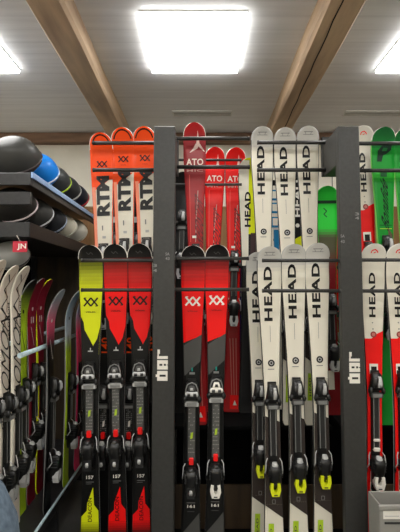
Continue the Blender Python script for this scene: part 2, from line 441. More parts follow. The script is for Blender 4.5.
# ------------------------------------------------------------------ ski designs
def design_deacon(L, main, dark, num):
    base=ramp((0,BLACK),(.075,lin(34,32,30)),(.10,mixc(dark,main,.10)),(.25,main),(.60,main),(.601,BLACK),(3,BLACK))
    s=Ski(L,colfn=base,rim=WHITE,side=COAL)
    s.strip([(-.02,.040),(-.008,.052),(.004,.040),(.016,.052)],.004,DGREY)
    lg = BLACK if main!=RED or num=='157' else WHITE
    s.xx(.317,.046,lg); s.text('VÖLKL',.372,.056,.009,lg if lg==BLACK else DRED,0)
    s.band([(.395,-1),(.62,-1)],[(.395,-1),(.43,-.72),(.47,-.66),(.56,.30),(.62,.30)],BLACK)
    s.band([(.455,1),(.52,.74),(.56,.30),(.62,.30)],[(.455,1),(.62,1)],BLACK)
    s.rect(.585,.592,-.30,.30,LGREY); s.strip([(0,.57),(0,.585)],.006,LGREY)
    s.text(num,1.265,.040,.018,WHITE,0,bold=.03); s.rect(1.288,1.291,-.5,.5,GREY); s.rect(1.298,1.300,-.5,.2,GREY)
    fade=lambda t: mixc(main,BLACK,t)
    s.band([(1.32,.36),(1.40,-.32),(1.44,-.36),(1.47,-.97),(1.50,-.97)],[(1.32,.40),(1.41,.48),(1.44,.97),(1.50,.97)],main)
    for i in range(5): s.rect(1.50+.012*i,1.512+.012*i,-.97,.97,fade((i+1)/6))
    s.text('DEACON',1.435,.125,.022,BLACK,1,bold=.01)
    return s
def design_racetiger(L):
    base=ramp((0,BLACK),(.072,lin(34,30,30)),(.09,lin(110,30,30)),(.22,RED),(.60,RED),(.601,BLACK),(3,BLACK))
    s=Ski(L,colfn=base,rim=WHITE,side=COAL)
    s.strip([(-.02,.040),(-.008,.052),(.004,.040),(.016,.052)],.004,DGREY)
    s.xx(.31,.048,WHITE); s.text('VÖLKL',.365,.060,.008,DRED,0)
    s.band([(.50,.98),(.54,-1),(.62,-1)],[(.50,1),(.62,1)],BLACK)
    s.band([(.495,.95),(.555,-1),(.72,-1)],[(.495,1),(.64,1),(.72,-.96)],DGREY)
    s.strip([(0,.675),(0,.695)],.008,TEAL); s.rect(.70,.712,-.34,.34,GREY)
    s.rect(.76,.765,-.8,.8,COAL)
    s.text('161',1.415,.040,.016,WHITE,0,bold=.03); s.rect(1.395,1.398,-.5,.5,GREY); s.rect(1.44,1.444,-.4,.4,DGREY)
    s.band([(1.45,.94),(1.56,-1),(1.66,-1)],[(1.45,.98),(1.60,.98),(1.66,-.6)],DGREY)
    return s
def design_head(L, lime=LIME):
    s=Ski(L,colfn=ramp((0,lin(196,194,188)),(.10,lin(206,203,196)),(.14,CREAM),(3,CREAM)),side=COAL,edge=GREY,rim=LGREY)  # greyer tip: shade of the forward curl put into the colour
    s.rect(.030,.034,-.5,.5,GREY); s.rect(.046,.049,-.5,.5,GREY); s.strip([(-.02,.03),(-.014,.048)],.003,GREY); s.strip([(.02,.03),(.014,.048)],.003,GREY)
    s.text('HEAD',.262,.305,.046,BLACK,1,u=-.010,bold=.035,space=1.12)
    s.rect(.44,.53,-.06,-.02,GREY)
    s.disc(0,.645,.019,COAL); s.disc(0,.645,.011,LGREY); s.disc(0,.645,.006,COAL); s.rect(.676,.680,-.45,.35,GREY)
    s.band([(.93,-1),(1.40,-1)],[(.93,-1),(.96,1),(1.40,1)],lin(58,50,46))
    s.band([(1.40,-1),(1.405,-1),(1.47,.98)],[(1.40,1),(1.47,1)],lin(58,50,46))
    s.strip([(-.008,1.375),(.008,1.375),(.008,1.395),(-.008,1.395),(-.008,1.375)],.003,GREY)
    s.band([(1.50,-.62),(1.66,-.70)],[(1.50,-.02),(1.66,-.12)],lime); s.text('HEAD',1.58,.11,.012,DGREY,1,u=-.018)
    return s
def design_head_red(L):
    s=Ski(L,colfn=ramp((0,lin(226,222,212)),(.10,CREAM),(.52,CREAM),(.521,RED),(3,RED)),side=COAL,edge=LGREY,rim=WHITE)
    s.strip([(-.018,.052),(-.014,.038),(.004,.032),(.016,.042),(.020,.050)],.006,RED); s.strip([(-.004,.052),(.008,.046)],.005,RED)
    s.text('HEAD',.285,.25,.036,BLACK,1,u=-.006,bold=.035,space=1.12)
    s.disc(-.006,.44,.004,GREY); s.disc(-.004,.475,.004,GREY)
    s.band([(.485,.98),(.505,.2),(.525,-.2),(.545,-1),(.56,-1)],[(.485,1),(.56,1)],RED)
    s.disc(-.002,.505,.017,lin(150,60,56)); s.disc(-.002,.505,.010,lin(200,120,110))
    s.band([(.54,-1),(.545,-1)],[(.54,1),(.545,1)],RED)
    s.rect(.665,.72,-.62,.45,WHITE); s.rect(.68,.72,-.42,.28,BLACK)
    s.band([(1.24,-.62),(1.34,-.62),(1.365,-.34)],[(1.24,.62),(1.34,.62),(1.365,.34)],WHITE)
    s.band([(1.24,-.54),(1.335,-.54),(1.352,-.3)],[(1.24,.54),(1.335,.54),(1.352,.3)],BLACK)
    s.strip([(-.03,1.47),(-.01,1.49),(-.03,1.52),(0,1.55)],.006,COAL)
    return s
def design_rtm(L):
    PINK=lin(244,150,120)
    s=Ski(L,wt=.072,ww=.052,colfn=ramp((0,ORANGE),(.275,ORANGE),(.276,CREAM),(1.2,CREAM),(1.201,BLACK),(3,BLACK)),side=ORANGE,edge=WHITE,rim=WHITE)
    arc=[(.060*math.sin(a)*.90,.078-.064*math.cos(a)) for a in [-1.35+2.7*i/14 for i in range(15)]]
    s.strip(arc,.008,BLACK)
    s.xx(.185,.036,BLACK); s.text('VÖLKL',.222,.034,.006,DRED,0)
    s.band([(.273,-1),(.34,-1),(.36,-1)],[(.273,.9),(.31,.2),(.36,-1)],ORANGE)
    s.text('RTM',.385,.25,.078,COAL,1,u=.004,bold=.05,space=1.0)
    s.rect(.33,1.0,-1,-.68,PINK)
    s.rect(.57,.60,-.14,.0,GREY); s.rect(.635,.65,-.1,.3,LGREY)
    s.rect(.68,.72,-.60,.60,COAL)
    s.text('140',1.32,.085,.042,ORANGE,1,bold=.02)
    s.rect(1.42,L,-1,-.35,ORANGE)
    return s
def design_atomic(L, bright):
    a=lin(228,18,14) if bright else lin(176,26,30); top=a if bright else lin(150,44,48)
    s=Ski(L,colfn=ramp((0,a),(.05,a),(.12,top),(.30,top),(.50,a),(1.0,a),(1.3,DRED),(3,a)),side=DRED,edge=LGREY,rim=WHITE)
    W_=lin(235,206,196); s.band([(.045,.30),(.12,.16)],[(.045,.32),(.12,.46)],W_)
    if not bright: s.band([(.12,.10),(.15,-.15),(.175,-.48)],[(.12,.5),(.15,.25),(.175,-.40)],W_); s.band([(.12,.1),(.17,.88)],[(.12,.5),(.17,.96)],W_)
    q=.235 if not bright else .205
    s.text('ATO',q,.105,.042,lin(240,220,206),0,bold=.02)
    s.text('MIC',q+.055,.10,.014,lin(200,150,140),0,bold=.01)
    s.strip([(.018,q+.18),(.006,q+.34),(.0,q+.50)],.004,lin(190,160,150))
    s.text('REDSTER',q+.36,.28,.050,lin(104,34,34),1,u=.022,bold=.01,shear=.3)
    s.strip([(-.034,q+.08),(-.030,q+.5)],.004,lin(230,90,80))
    s.rect(q+.46,q+.475,-.45,.1,WHITE)
    for k in range(3): s.strip([(-.02+.02*k,L-.48),(.0+.015*k,L-.10)],.004,lin(200,120,110))
    s.rect(L-.11,L-.02,-.25,.9,RED)
    s.band([(L-.075,.32),(L-.045,.12)],[(L-.075,.36),(L-.045,.58)],WHITE)
    return s
def design_green(L, bright=False):
    g=lin(30,190,60) if bright else GREEN
    s=Ski(L,wt=.075,colfn=ramp((0,lin(6,96,44)),(.11,lin(8,120,44)),(.13,g),(.24,g),(.29,lin(40,180,40)),(.34,g),(3,g)),side=lin(120,200,90),edge=lin(120,200,90),rim=WHITE)
    if not bright: s.band([(.10,-.05),(.135,-.45),(.205,-.55)],[(.10,.72),(.13,.72),(.155,.30),(.165,.0),(.205,-.15)],lin(3,44,26)); s.band([(.118,.0),(.138,-.1)],[(.118,.4),(.138,.3)],lin(8,110,44))
    s.rect(.27,.30,-.3,.3,lin(10,90,40))
    s.text('Bonafide',.46,.30,.046,lin(3,44,22),1,bold=.02,shear=.3)
    s.rect(.60,.605,-.7,.8,lin(6,80,34)); s.rect(.622,.626,-.7,.8,lin(170,220,60))
    s.band([(.62,.35),(.9,.35)],[(.62,.35),(.66,.9),(.9,.9)],lin(90,80,60))
    return s
def design_plain(L, c1, c2, accent=None, txt=None, tcol=WHITE, qs=.5):
    s=Ski(L,colfn=ramp((0,c1),(.10,c1),(qs,c2),(3,c2)),side=COAL,edge=GREY,rim=LGREY)
    if txt: s.text(txt,.30,.26,.044,tcol,1,bold=.03)
    if accent: s.rect(.46,.50,-.5,.5,accent); s.rect(.80,.86,-.5,.4,accent)
    s.disc(0,.62,.014,accent or GREY)
    return s

def place_ski(s, foot, top_x=None, lean=.0, label='', group=None, cat='ski', bind=None, rotz=0.0):
    root=empty('ski',foot)
    tilt=0.0
    if top_x is not None: tilt=math.asin((top_x-foot[0])/s.L)
    root.rotation_euler=(Matrix.Rotation(rotz,3,'Z')@Matrix.Rotation(tilt,3,'Y')@Matrix.Rotation(-lean,3,'X')).to_euler()
    tag(root,label,cat,group)
    s.mb.build('ski_body',[M_TOP],root)
    if bind: binding(root,s,*bind)
    return root

# ================================================================== THE ROOM
def struct(name, mb, mat, **k): return tag(mb.build(name,mat,**k),kind='structure')
X0,X1,YB,YF=-2.4,3.2,-3.6,3.95
ZC=CAMZ+1.54
zlint0=zat(141.5,YF-.10); zply=zat(209,YF)
b=MB(); b.box(X0,X1,YB,YF,-.05,0); struct('floor',b,M_FLOOR)
b=MB(); b.box(X0,X1,YB,YF,ZC,ZC+.05); struct('ceiling',b,M_CEIL)
b=MB(); b.box(X0,X1,YF,YF+.1,0,ZC); struct('wall_back',b,M_WALL)
b=MB(); b.box(X0-.1,X0,YB,YF,0,ZC); struct('wall_left',b,M_WALL)
b=MB(); b.box(X1,X1+.1,YB,YF,0,ZC); struct('wall_right',b,M_WALL)
b=MB(); b.box(X0,X1,YB-.1,YB,0,ZC); struct('wall_front',b,M_WALL)
b=MB()
for i in range(14):
    xa=X0+(X1-X0)*i/14; b.box(xa+.002,xa+(X1-X0)/14-.002,YF-.022,YF-.001,0,zply,GREY,0,.003)
b.box(X0,X1,YF-.03,YF-.001,zply,zply+.02)
struct('trim_1',b,M_PLY)
b=MB(); b.box(X0,X1,YF-.10,YF,zlint0,ZC-.001,GREY,0,.008); struct('trim_2',b,M_LINTEL)

def ceiling_beam(xa,xb,label):
    b=MB(); n=14; rings=[]
    drop=.135
    for i in range(n+1):
        y=YB+(YF-.11-YB)*i/n; j=lambda k: .005*math.sin(k*7.3+i*1.9)
        z1=ZC-.001; z0=ZC-drop+j(1)
        pts=[(xa+j(2),y,z1),(xa+j(3),y,z0+.02),(xa+.014+j(4),y,z0),(xb-.014+j(5),y,z0),(xb+j(6),y,z0+.02),(xb+j(7),y,z1)]
        rings.append([b.vert(p) for p in pts])
    for a,c in zip(rings,rings[1:]):
        for k in range(6): b.face((a[k],c[k],c[(k+1)%6],a[(k+1)%6]))
    b.face(rings[0]); b.face(rings[-1][::-1])
    o=b.build('ceiling_beam',M_BEAM); tag(o,label,'beam','timber ceiling beams'); return o
ceiling_beam(-.861,-.676,'rough brown timber ceiling beam left of the central light panel')
bm=ceiling_beam(.629,.823,'cracked brown timber ceiling beam right of the central light panel')
# the long drying crack
b=MB()
pts=[(.690+.05*i/14+.003*math.sin(i*2.3),ZC-.1375,1.75+.13*i) for i in range(15)]
for (xa,za,ya),(xb,zb,yb) in zip(pts,pts[1:]):
    b.poly([(xa-.004,ya,za-.004),(xb-.004,yb,zb-.004),(xb+.004,yb,zb-.004),(xa+.004,ya,za-.004)][::-1],BLACK)
b.build('drying_crack',M_FAB,bm)

# light panels: three in a row across the room, row after row
def light_panel(x,y,label):
    root=empty('ceiling_light',(x,y,ZC)); tag(root,label,'ceiling light','square ceiling light panels')
    h=.298
    b=MB(); b.box(-h,h,-h,h,-.030,-.010,GREY,0,.003); b.build('diffuser',M_LIGHT,root)  # dropped body; its glowing sides are added to brighten the ceiling
    b=MB()
    b.box(-h-.004,h+.004,-h-.004,h+.004,-.0095,-.0005)
    b.build('panel_frame',M_FRAME,root)
yrow=2.428
for x,l in ((-1.565,'bright square ceiling light panel cut by the left frame edge'),(-.037,'bright square ceiling light panel in the middle of the ceiling'),(1.53,'bright square ceiling light panel cut by the right frame edge')):
    light_panel(x,yrow,l)
for y in (.75,-1.0,-2.7):
    for x in (-1.565,-.018,1.53): light_panel(x,y,'square ceiling light panel behind the viewer, out of the photo')
def vent(x,y,wd,label):
    root=empty('ceiling_vent',(x,y,ZC)); tag(root,label,'ceiling vent','slot vents in the ceiling')
    b=MB(); b.box(-wd/2,wd/2,-.05,-.04,-.010,0); b.box(-wd/2,wd/2,.04,.05,-.010,0); b.box(-wd/2,-wd/2+.01,-.04,.04,-.010,0); b.box(wd/2-.01,wd/2,-.04,.04,-.010,0); b.build('vent_frame',M_FRAME,root)
    b=MB(); b.box(-wd/2+.01,wd/2-.01,-.04,.04,-.003,0); b.build('vent_back',M_VENT,root)
    for k in range(2):
        b=MB(); yy=-.018+.03*k; b.box(-wd/2+.01,wd/2-.01,yy,yy+.006,-.009,-.003); b.build('slat',M_FRAME,root)
p=at(200,111,3.4); vent(.02,3.42,.52,'narrow slot vent in the ceiling behind the middle light panel')
vent(1.52,3.42,.52,'narrow slot vent in the ceiling above the green skis at right')

# ================================================================== MAIN RACK
YP=2.13
rack=empty('ski_rack',(0,2.2,0)); tag(rack,'dark grey steel ski rack with wide posts, prong bars and two tiers','ski rack')
def rk(mb,name,mat,lab=None):
    o=mb.build(name,mat,rack,loc=(0,-2.2,0))
    if lab: o['label']=lab
    return o
post_c=[at(164.2,200,YP).x, at(350.0,200,YP).x]; pitch=post_c[1]-post_c[0]
post_c.append(post_c[1]+pitch)
ztop=[zat(126,YP),zat(126,YP),zat(126,YP)]
PW=.0585
posts=[]
for xc,zt in zip(post_c,ztop):
    b=MB(); b.box(xc-PW,xc+PW,YP,YP+.045,.0,zt,GREY,0,.004); o=rk(b,'post',M_RACK); posts.append(o)
    b=MB(); b.box(xc-PW+.002,xc+PW-.002,YP+.046,2.394,zat(163,YP),zt-.002,GREY,0,.003)
    b.box(xc-PW-.004,xc+PW+.004,2.395,2.425,zat(176,2.4),zat(137,2.4),GREY,0,.003); rk(b,'arm',M_RACK)
    b=MB(); b.box(xc-.03,xc+.03,2.83,2.89,.0,zat(150,2.86),GREY,0,.003); rk(b,'rear_post',M_RACK)
# lettering on the posts: block letters J B Q reading downwards
def block(mb,xr,z0,z1,x0,x1,col): mb.box(xr+x0,xr+x1,YP-.0015,YP-.0002,z0,z1,col)
for k,(px,pytop) in enumerate(((162.5,349.5),(354.5,352))):
    b=MB(); u=.00535; # metres per photo pixel at the post
    x0=at(px-5.3,365,YP).x; zt=zat(pytop,YP)
    def R(a,c,d,e,col=WHITE): b.box(x0+a*u,x0+c*u,YP-.0016-(.0006 if col!=WHITE else 0),YP-.0002,zt-e*u,zt-d*u,col)
    R(.2,2.6,0,4.2); R(.2,1.6,3.6,6.6); R(0,10.4,6.4,9.2)             # J
    R(0,10.4,10.4,19.4)                                                # B
    R(2.2,5.0,13.9,15.8,COAL); R(6.6,8.6,13.9,15.8,COAL); R(9.4,10.4,14.6,15.4,COAL)
    R(0,10.2,20.8,30.4); R(-1.4,0,24.2,26.6); R(2.4,8.4,24.4,26.4,COAL)  # Q
    b.build('lettering',[M_PLA],posts[k],loc=(0,0,0))
for k,marks in enumerate((((167.5,254.0),(167.5,258.5),(155.0,265.5),(155.0,270.5)),((342.5,236.0),(342.5,241.5),(357.0,214.0),(357.0,218.0)))):
    b=MB()
    for i,(px,py) in enumerate(marks):
        c=at(px,py,YP)
        text_faces(b,['5A','43','3','4'][i],lambda a,d:(c.x+a,YP-.001,c.z+d),.022,.016,GREY,0)
    b.build('sticker_numbers',[M_PLA],posts[k])
# bars
def bar(pxa,pxb,py,Y,r=.0095,shade=M_BAR,xfix=None):
    a=at(pxa,py,Y); c=at(pxb,py,Y); xa,xb=a.x,c.x
    z=a.z
    if xfix is not None:
        if xfix[0] is not None: xa=xfix[0]
        if xfix[1] is not None: xb=xfix[1]
    m=MB(); m.tube([(xa,Y,z),(xb,Y,z)],r,GREY,0,10)
    for x in (xa,xb): m.tube([(x-.005,Y,z),(x+.005,Y,z)],r*1.12,GREY,0,10)
    rk(m,'bar',shade)
YL=YP+.012
pl=[post_c[0]-PW,post_c[0]+PW,post_c[1]-PW,post_c[1]+PW]
for py in (260.5,290): bar(82,150,py,YL,xfix=(None,pl[0]))
for py in (258.5,289.5): bar(177,248,py,YL,xfix=(pl[1],None))
for py in (260.5,290.8): bar(263,338,py,YL,xfix=(None,pl[2]))
for py in (260,291): bar(362,500,py,YL,xfix=(pl[3],post_c[2]-PW))
YU=2.36
for py in (143,170): bar(93.7,153,py,YU,.012,xfix=(None,post_c[0]-PW+.01))
for py in (138.5,167): bar(181,249,py,YU,.012,xfix=(post_c[0]+PW-.01,None))
for py in (142.5,170): bar(258,321,py,YU,.012,xfix=(None,post_c[1]-PW+.01))
for py in (143.5,170.5): bar(361,480,py,YU,.012,xfix=(post_c[1]+PW-.01,post_c[2]-PW))
for py in (160,184.5): bar(200,241,py,2.62,.009,xfix=(post_c[0]+.02,None))
# shelves that carry the skis
ZL=.10
b=MB(); b.box(-.66,post_c[2]+PW,2.176,2.60,ZL-.03,ZL,GREY,0,.002)
b.box(-.66,post_c[2]+PW,2.55,2.57,.0,ZL-.031)
rk(b,'lower_shelf',M_BACK)
XLm=-.68
bays=[(XLm,post_c[0]-.03,.93),(post_c[0]+.03,post_c[1]-.03,zat(424,2.44)),(post_c[1]+.03,post_c[2]-.03,zat(424,2.44))]
for xa,xb,z in bays:
    b=MB(); b.box(xa,xb,2.40,2.82,z-.02,z,GREY,0,.002); b.box(xa,xb,2.80,2.82,z,z+.05)
    rk(b,'upper_shelf',M_BACK)
b=MB(); b.box(XLm,post_c[2],2.895,2.91,.0,zat(252,2.9)); rk(b,'back_panel',M_BACK)  # black sheet added so the gaps between the skis look dark
b=MB(); b.box(XLm,post_c[2],2.61,2.625,ZL-.1,.36); rk(b,'kick_board',M_SHADEWOOD,'brown wooden kick board')

# ================================================================== FRONT ROW, LOWER TIER
def front(px_tip,py_tip,px_low,maker,label,group,bind,Y=2.245,lean=.008,zb=ZL,py_low=500):
    tip=at(px_tip,py_tip,Y-.03); L=(tip.z-zb)
    lo=at(px_low,py_low,Y)
    slope=(tip.x-lo.x)/(tip.z-lo.z)
    fx=tip.x-slope*(tip.z-zb)
    s=maker(L)
    return place_ski(s,(fx,Y,zb),tip.x,lean,label,group,'ski',bind)
G1='skis with gradient tips in the lower tier left of the first post'
front(89.3,245,90.5,lambda L:design_deacon(L,YEL,lin(70,76,24),'157'),'lime yellow and black ski with dark tip, leftmost of the lower tier',G1,(.70,1.13,'marker'))
front(114.2,244,117.5,lambda L:design_deacon(L,RED,lin(90,30,24),'157'),'red and black ski between the lime yellow ski and another red one',G1,(.70,1.13,'marker'))
front(138.8,243.5,141.5,lambda L:design_deacon(L,lin(240,12,14),lin(90,30,24),'157'),'red and black ski directly left of the first dark post',G1,(.695,1.12,'marker'))
G2='red and grey skis right of the first post'
front(193.2,245.5,191,design_racetiger,'red ski with white logo and grey stripe, silver toe piece, beside first post',G2,(.79,1.27,'marker'))
front(217.5,244.5,215,design_racetiger,'red ski with white logo and grey stripe, white binding levers, second from first post',G2,(.775,1.255,'marker_white'))
G3='white skis with black lettering, lower tier'
front(270,246.5,273.5,design_head,'white ski with yellow heel lever, left one of the lower three',G3,(.80,1.235,'yellow'))
front(294.5,244,298,design_head,'white ski with yellow heel lever, middle one of the lower three',G3,(.79,1.23,'yellow'))
front(318.5,243,322.5,design_head,'white ski with yellow heel lever, in the lower tier beside the second post',G3,(.795,1.215,'yellow'))
G4='red and white skis in the right bay'
front(375.5,243.5,374.5,design_head_red,'white over red ski with white heel lever, right beside the second post',G4,(.755,1.22,'white'))
front(400.5,243.5,403,design_head_red,'white over red ski cut off by the right frame edge',G4,(.755,1.22,'white'))
# back row of the lower tier
def d_blackback(L):
    s=Ski(L,colfn=lambda q:BLACK,side=COAL,edge=GREY,rim=COAL)
    s.text('140',L-.62,.09,.044,ORANGE,1,bold=.02); s.text('140',.25,.09,.044,ORANGE,1,bold=.02); s.rect(.34,.53,.45,1,lin(220,60,30)); s.rect(.70,.76,-.6,-.2,LGREY); return s
GL='black skis behind the red and yellow ones, lower tier'
front(104,303,104,d_blackback,'black ski with orange numbers between the lime yellow and first red ski',GL,(.52,.86,'redtab'),Y=2.385)
front(129.5,303,129.5,d_blackback,'black ski with orange numbers between the two red skis left of the first post',GL,(.52,.86,'redtab'),Y=2.385)
front(258,252,260,design_head,'white ski half hidden behind the leftmost lower white ski','white skis behind the lower row',(.80,1.18,'yellow'),Y=2.375)

# ================================================================== UPPER TIER
def upper(px_tip,py_tip,px_low,maker,label,group,bind,Y=2.43,zb=None,lean=.008,py_low=230):
    return front(px_tip,py_tip,px_low,maker,label,group,bind,Y,lean,zb,py_low)
GU1='orange and white skis in the upper tier'
z1=bays[0][2]; z2=bays[1][2]
upper(99.8,132.5,103.5,design_rtm,'orange tipped white ski with large black lettering, leftmost and lowest in the upper tier',GU1,(.735,1.10,'silver'),zb=z1)
upper(121.7,127.5,124.5,design_rtm,'orange tipped white ski with large black lettering, middle one of its three',GU1,(.735,1.10,'silver'),zb=z1)
upper(143.5,126.5,146.5,design_rtm,'orange tipped white ski with large black lettering, partly behind the first post',GU1,(.735,1.10,'silver'),zb=z1)
upper(194.3,122.5,195.5,lambda L:design_atomic(L,False),'tall faded red ski with white star shape, right of the first post in upper tier','red skis in the upper tier',(.80,1.2,'silver'),zb=z2)
GU2='short bright red skis behind the tall faded red one'
upper(215.3,147,213.5,lambda L:design_atomic(L,True),'short bright red ski next to the tall faded red ski',GU2,(.80,1.2,'silver'),Y=2.68,zb=z2)
upper(236.2,147.5,234.5,lambda L:design_atomic(L,True),'short bright red ski beside the yellow edged ski, upper tier',GU2,(.75,1.10,'silver'),Y=2.68,zb=z2)
GU3='white skis with black lettering, upper tier'
for px,pl_,pt,l in ((262.7,263.5,126.5,'left'),(285.5,287,127.5,'middle'),(308.7,309.5,126,'right')):
    upper(px,pt,pl_,design_head,'white ski with black vertical lettering, %s one of the upper three'%l,GU3,(.83,1.25,'yellow'),zb=z2)
GU4='skis of the right bay, upper tier'
z3=bays[2][2]
upper(364,125.5,367,design_head_red,'white over red ski half hidden behind the second post, upper tier',GU4,(.78,1.2,'silver'),zb=z3,Y=2.47)
upper(385.2,127,385.2,design_green,'dark green ski with script lettering, whole in the upper right',GU4,(.72,1.2,'silver'),zb=z3)
upper(408,127,408,design_green,'dark green ski cut by the right frame edge, upper tier',GU4,(.72,1.2,'silver'),zb=z3)
upper(344,152,342,design_head_red,'white over red ski showing a thin strip left of the second post',GU4,(.75,1.15,'plain'),zb=z2,Y=2.75)
# rear row seen in the gaps
GB='skis of the rear row seen through the gaps'
def rear(px,py,pl_,mk,label,b=None,Y=2.74,z=None): return upper(px,py,pl_,mk,label,GB,b,Y=Y,zb=z if z is not None else z2)
rear(115.5,150,115.5,lambda L:design_plain(L,COAL,BLACK,LGREY),'black ski in the gap between first and second orange skis',(.62,1.0,'plain'),z=z1)
rear(137.5,150,137,lambda L:design_plain(L,COAL,BLACK,LGREY),'black ski in the gap between second and third orange skis',(.62,1.0,'plain'),z=z1)
rear(183,172,182,lambda L:design_plain(L,COAL,BLACK,None),'black ski in the gap directly right of the first post',(.30,.62,'silver'),Y=2.66)
def d_yel(L):
    s=Ski(L,colfn=ramp((0,YEL),(.50,YEL),(.501,COAL),(3,COAL)),side=COAL,edge=GREY,rim=LGREY); s.rect(.0,.72,-1,.0,CREAM); s.text('HEAD',.34,.24,.040,BLACK,1,u=-.006,bold=.035); s.rect(.50,1.2,.3,1,lin(70,50,50)); return s
rear(249.5,158,248.5,d_yel,'white and yellow ski with black lettering peeking left of the upper white skis',Y=2.66)
def d_blue(L):
    s=design_plain(L,CREAM,CREAM,None)
    s.rect(.20,.24,-1,1,BLACK)
    for q in (.27,.36,.46): s.rect(q,q+.075,-.55,.6,lin(20,120,170)); s.rect(q+.01,q+.06,-.3,.35,CREAM)
    s.rect(.55,.9,-.2,.6,lin(20,120,170)); s.rect(.33,.52,-1,-.7,YEL); return s
rear(275.5,150,275,d_blue,'white and blue ski in the gap left of the middle upper white ski')
def d_blk(L):
    s=design_plain(L,BLACK,BLACK,None); s.text('HEAD',.33,.26,.046,WHITE,1,bold=.03); s.disc(0,.52,.014,WHITE)
    s.band([(.58,1),(.63,-1),(.75,-1)],[(.58,1),(.75,1)],YEL); return s
rear(298,150,297.5,d_blk,'black ski with white lettering in the gap right of middle upper white ski')
def d_gap(L):
    g=lin(40,215,60); s=Ski(L,wt=.075,colfn=ramp((0,lin(30,170,50)),(.05,g),(.27,g),(.33,lin(84,86,56)),(.42,lin(84,80,56)),(.55,lin(120,14,22)),(3,lin(140,16,24))),side=GREEN,edge=LGREY,rim=lin(120,230,120))
    s.rect(.09,.11,-.9,.9,lin(10,60,30)); s.strip([(-.02,.14),(.0,.16),(-.02,.18),(.0,.20)],.006,DGREEN); s.rect(L-.28,L-.16,-.6,.2,CREAM); return s
rear(327.5,186,327.5,d_gap,'bright green ski low in the gap beside the second post',(.75,1.1,'plain'),Y=2.62)
rear(241.5,205,241,lambda L:design_plain(L,lin(30,50,140),lin(20,30,90),None),'dark blue ski in the gap right of the short red skis',Y=2.775,z=z2)

# ================================================================== LEFT SIDE: HELMET SHELVES
XS=-.945
shelfunit=empty('helmet_shelf',(-1.15,2.2,0)); tag(shelfunit,'dark grey metal shelf unit of two helmet shelves above the side ski rack','shelf unit')
def sh(mb,name,mat): return mb.build(name,mat,shelfunit,loc=(1.15,-2.2,0))
YS0,YS1=2.20,3.60
zA=zat(172.6,YS0); zA1=zat(185,YS0); zB0=zat(191.5,YS0); zB1=zat(204.5,YS0); zC=zat(222,YS0); zC1=zat(237,YS0)
b=MB(); b.box(-1.72,XS-.013,YS0+.021,YS1,zA-.020,zA,GREY,0,.002); sh(b,'upper_shelf',M_SHELF)
b=MB(); b.box(-1.72,XS,YS0,YS0+.02,zA1,zA,GREY,0,.003); sh(b,'front_lip',M_SHELF)
b=MB(); b.box(XS-.012,XS,YS0+.0205,YS1,zA1,zA,GREY,0,.003); sh(b,'side_lip',M_SHELF)
b=MB(); b.box(XS+.0005,XS+.012,YS0,YS1,zA-.030,zA+.004,GREY,0,.002); sh(b,'shelf_lip',M_SHELFBLUE)
b=MB(); b.box(-1.50,XS,YS0,YS0+.03,zB1,zB0,GREY,0,.003); sh(b,'cross_rail',M_SHELF)
b=MB(); b.box(-1.50,XS,YS0,YS1,zC1,zC,GREY,0,.003); sh(b,'lower_shelf',M_SHELF)
b=MB()
for y in (YS0+.04,YS1-.06):
    b.box(-1.50,-1.46,y,y+.04,0,zA+.35,GREY,0,.003)
sh(b,'upright',M_SHELF)
b=MB(); b.box(-1.52,-1.505,YS0+.02,YS1,.3,zC1,GREY); sh(b,'back_panel',M_BACK)  # added dark sheet, keeps the space behind the side skis dark

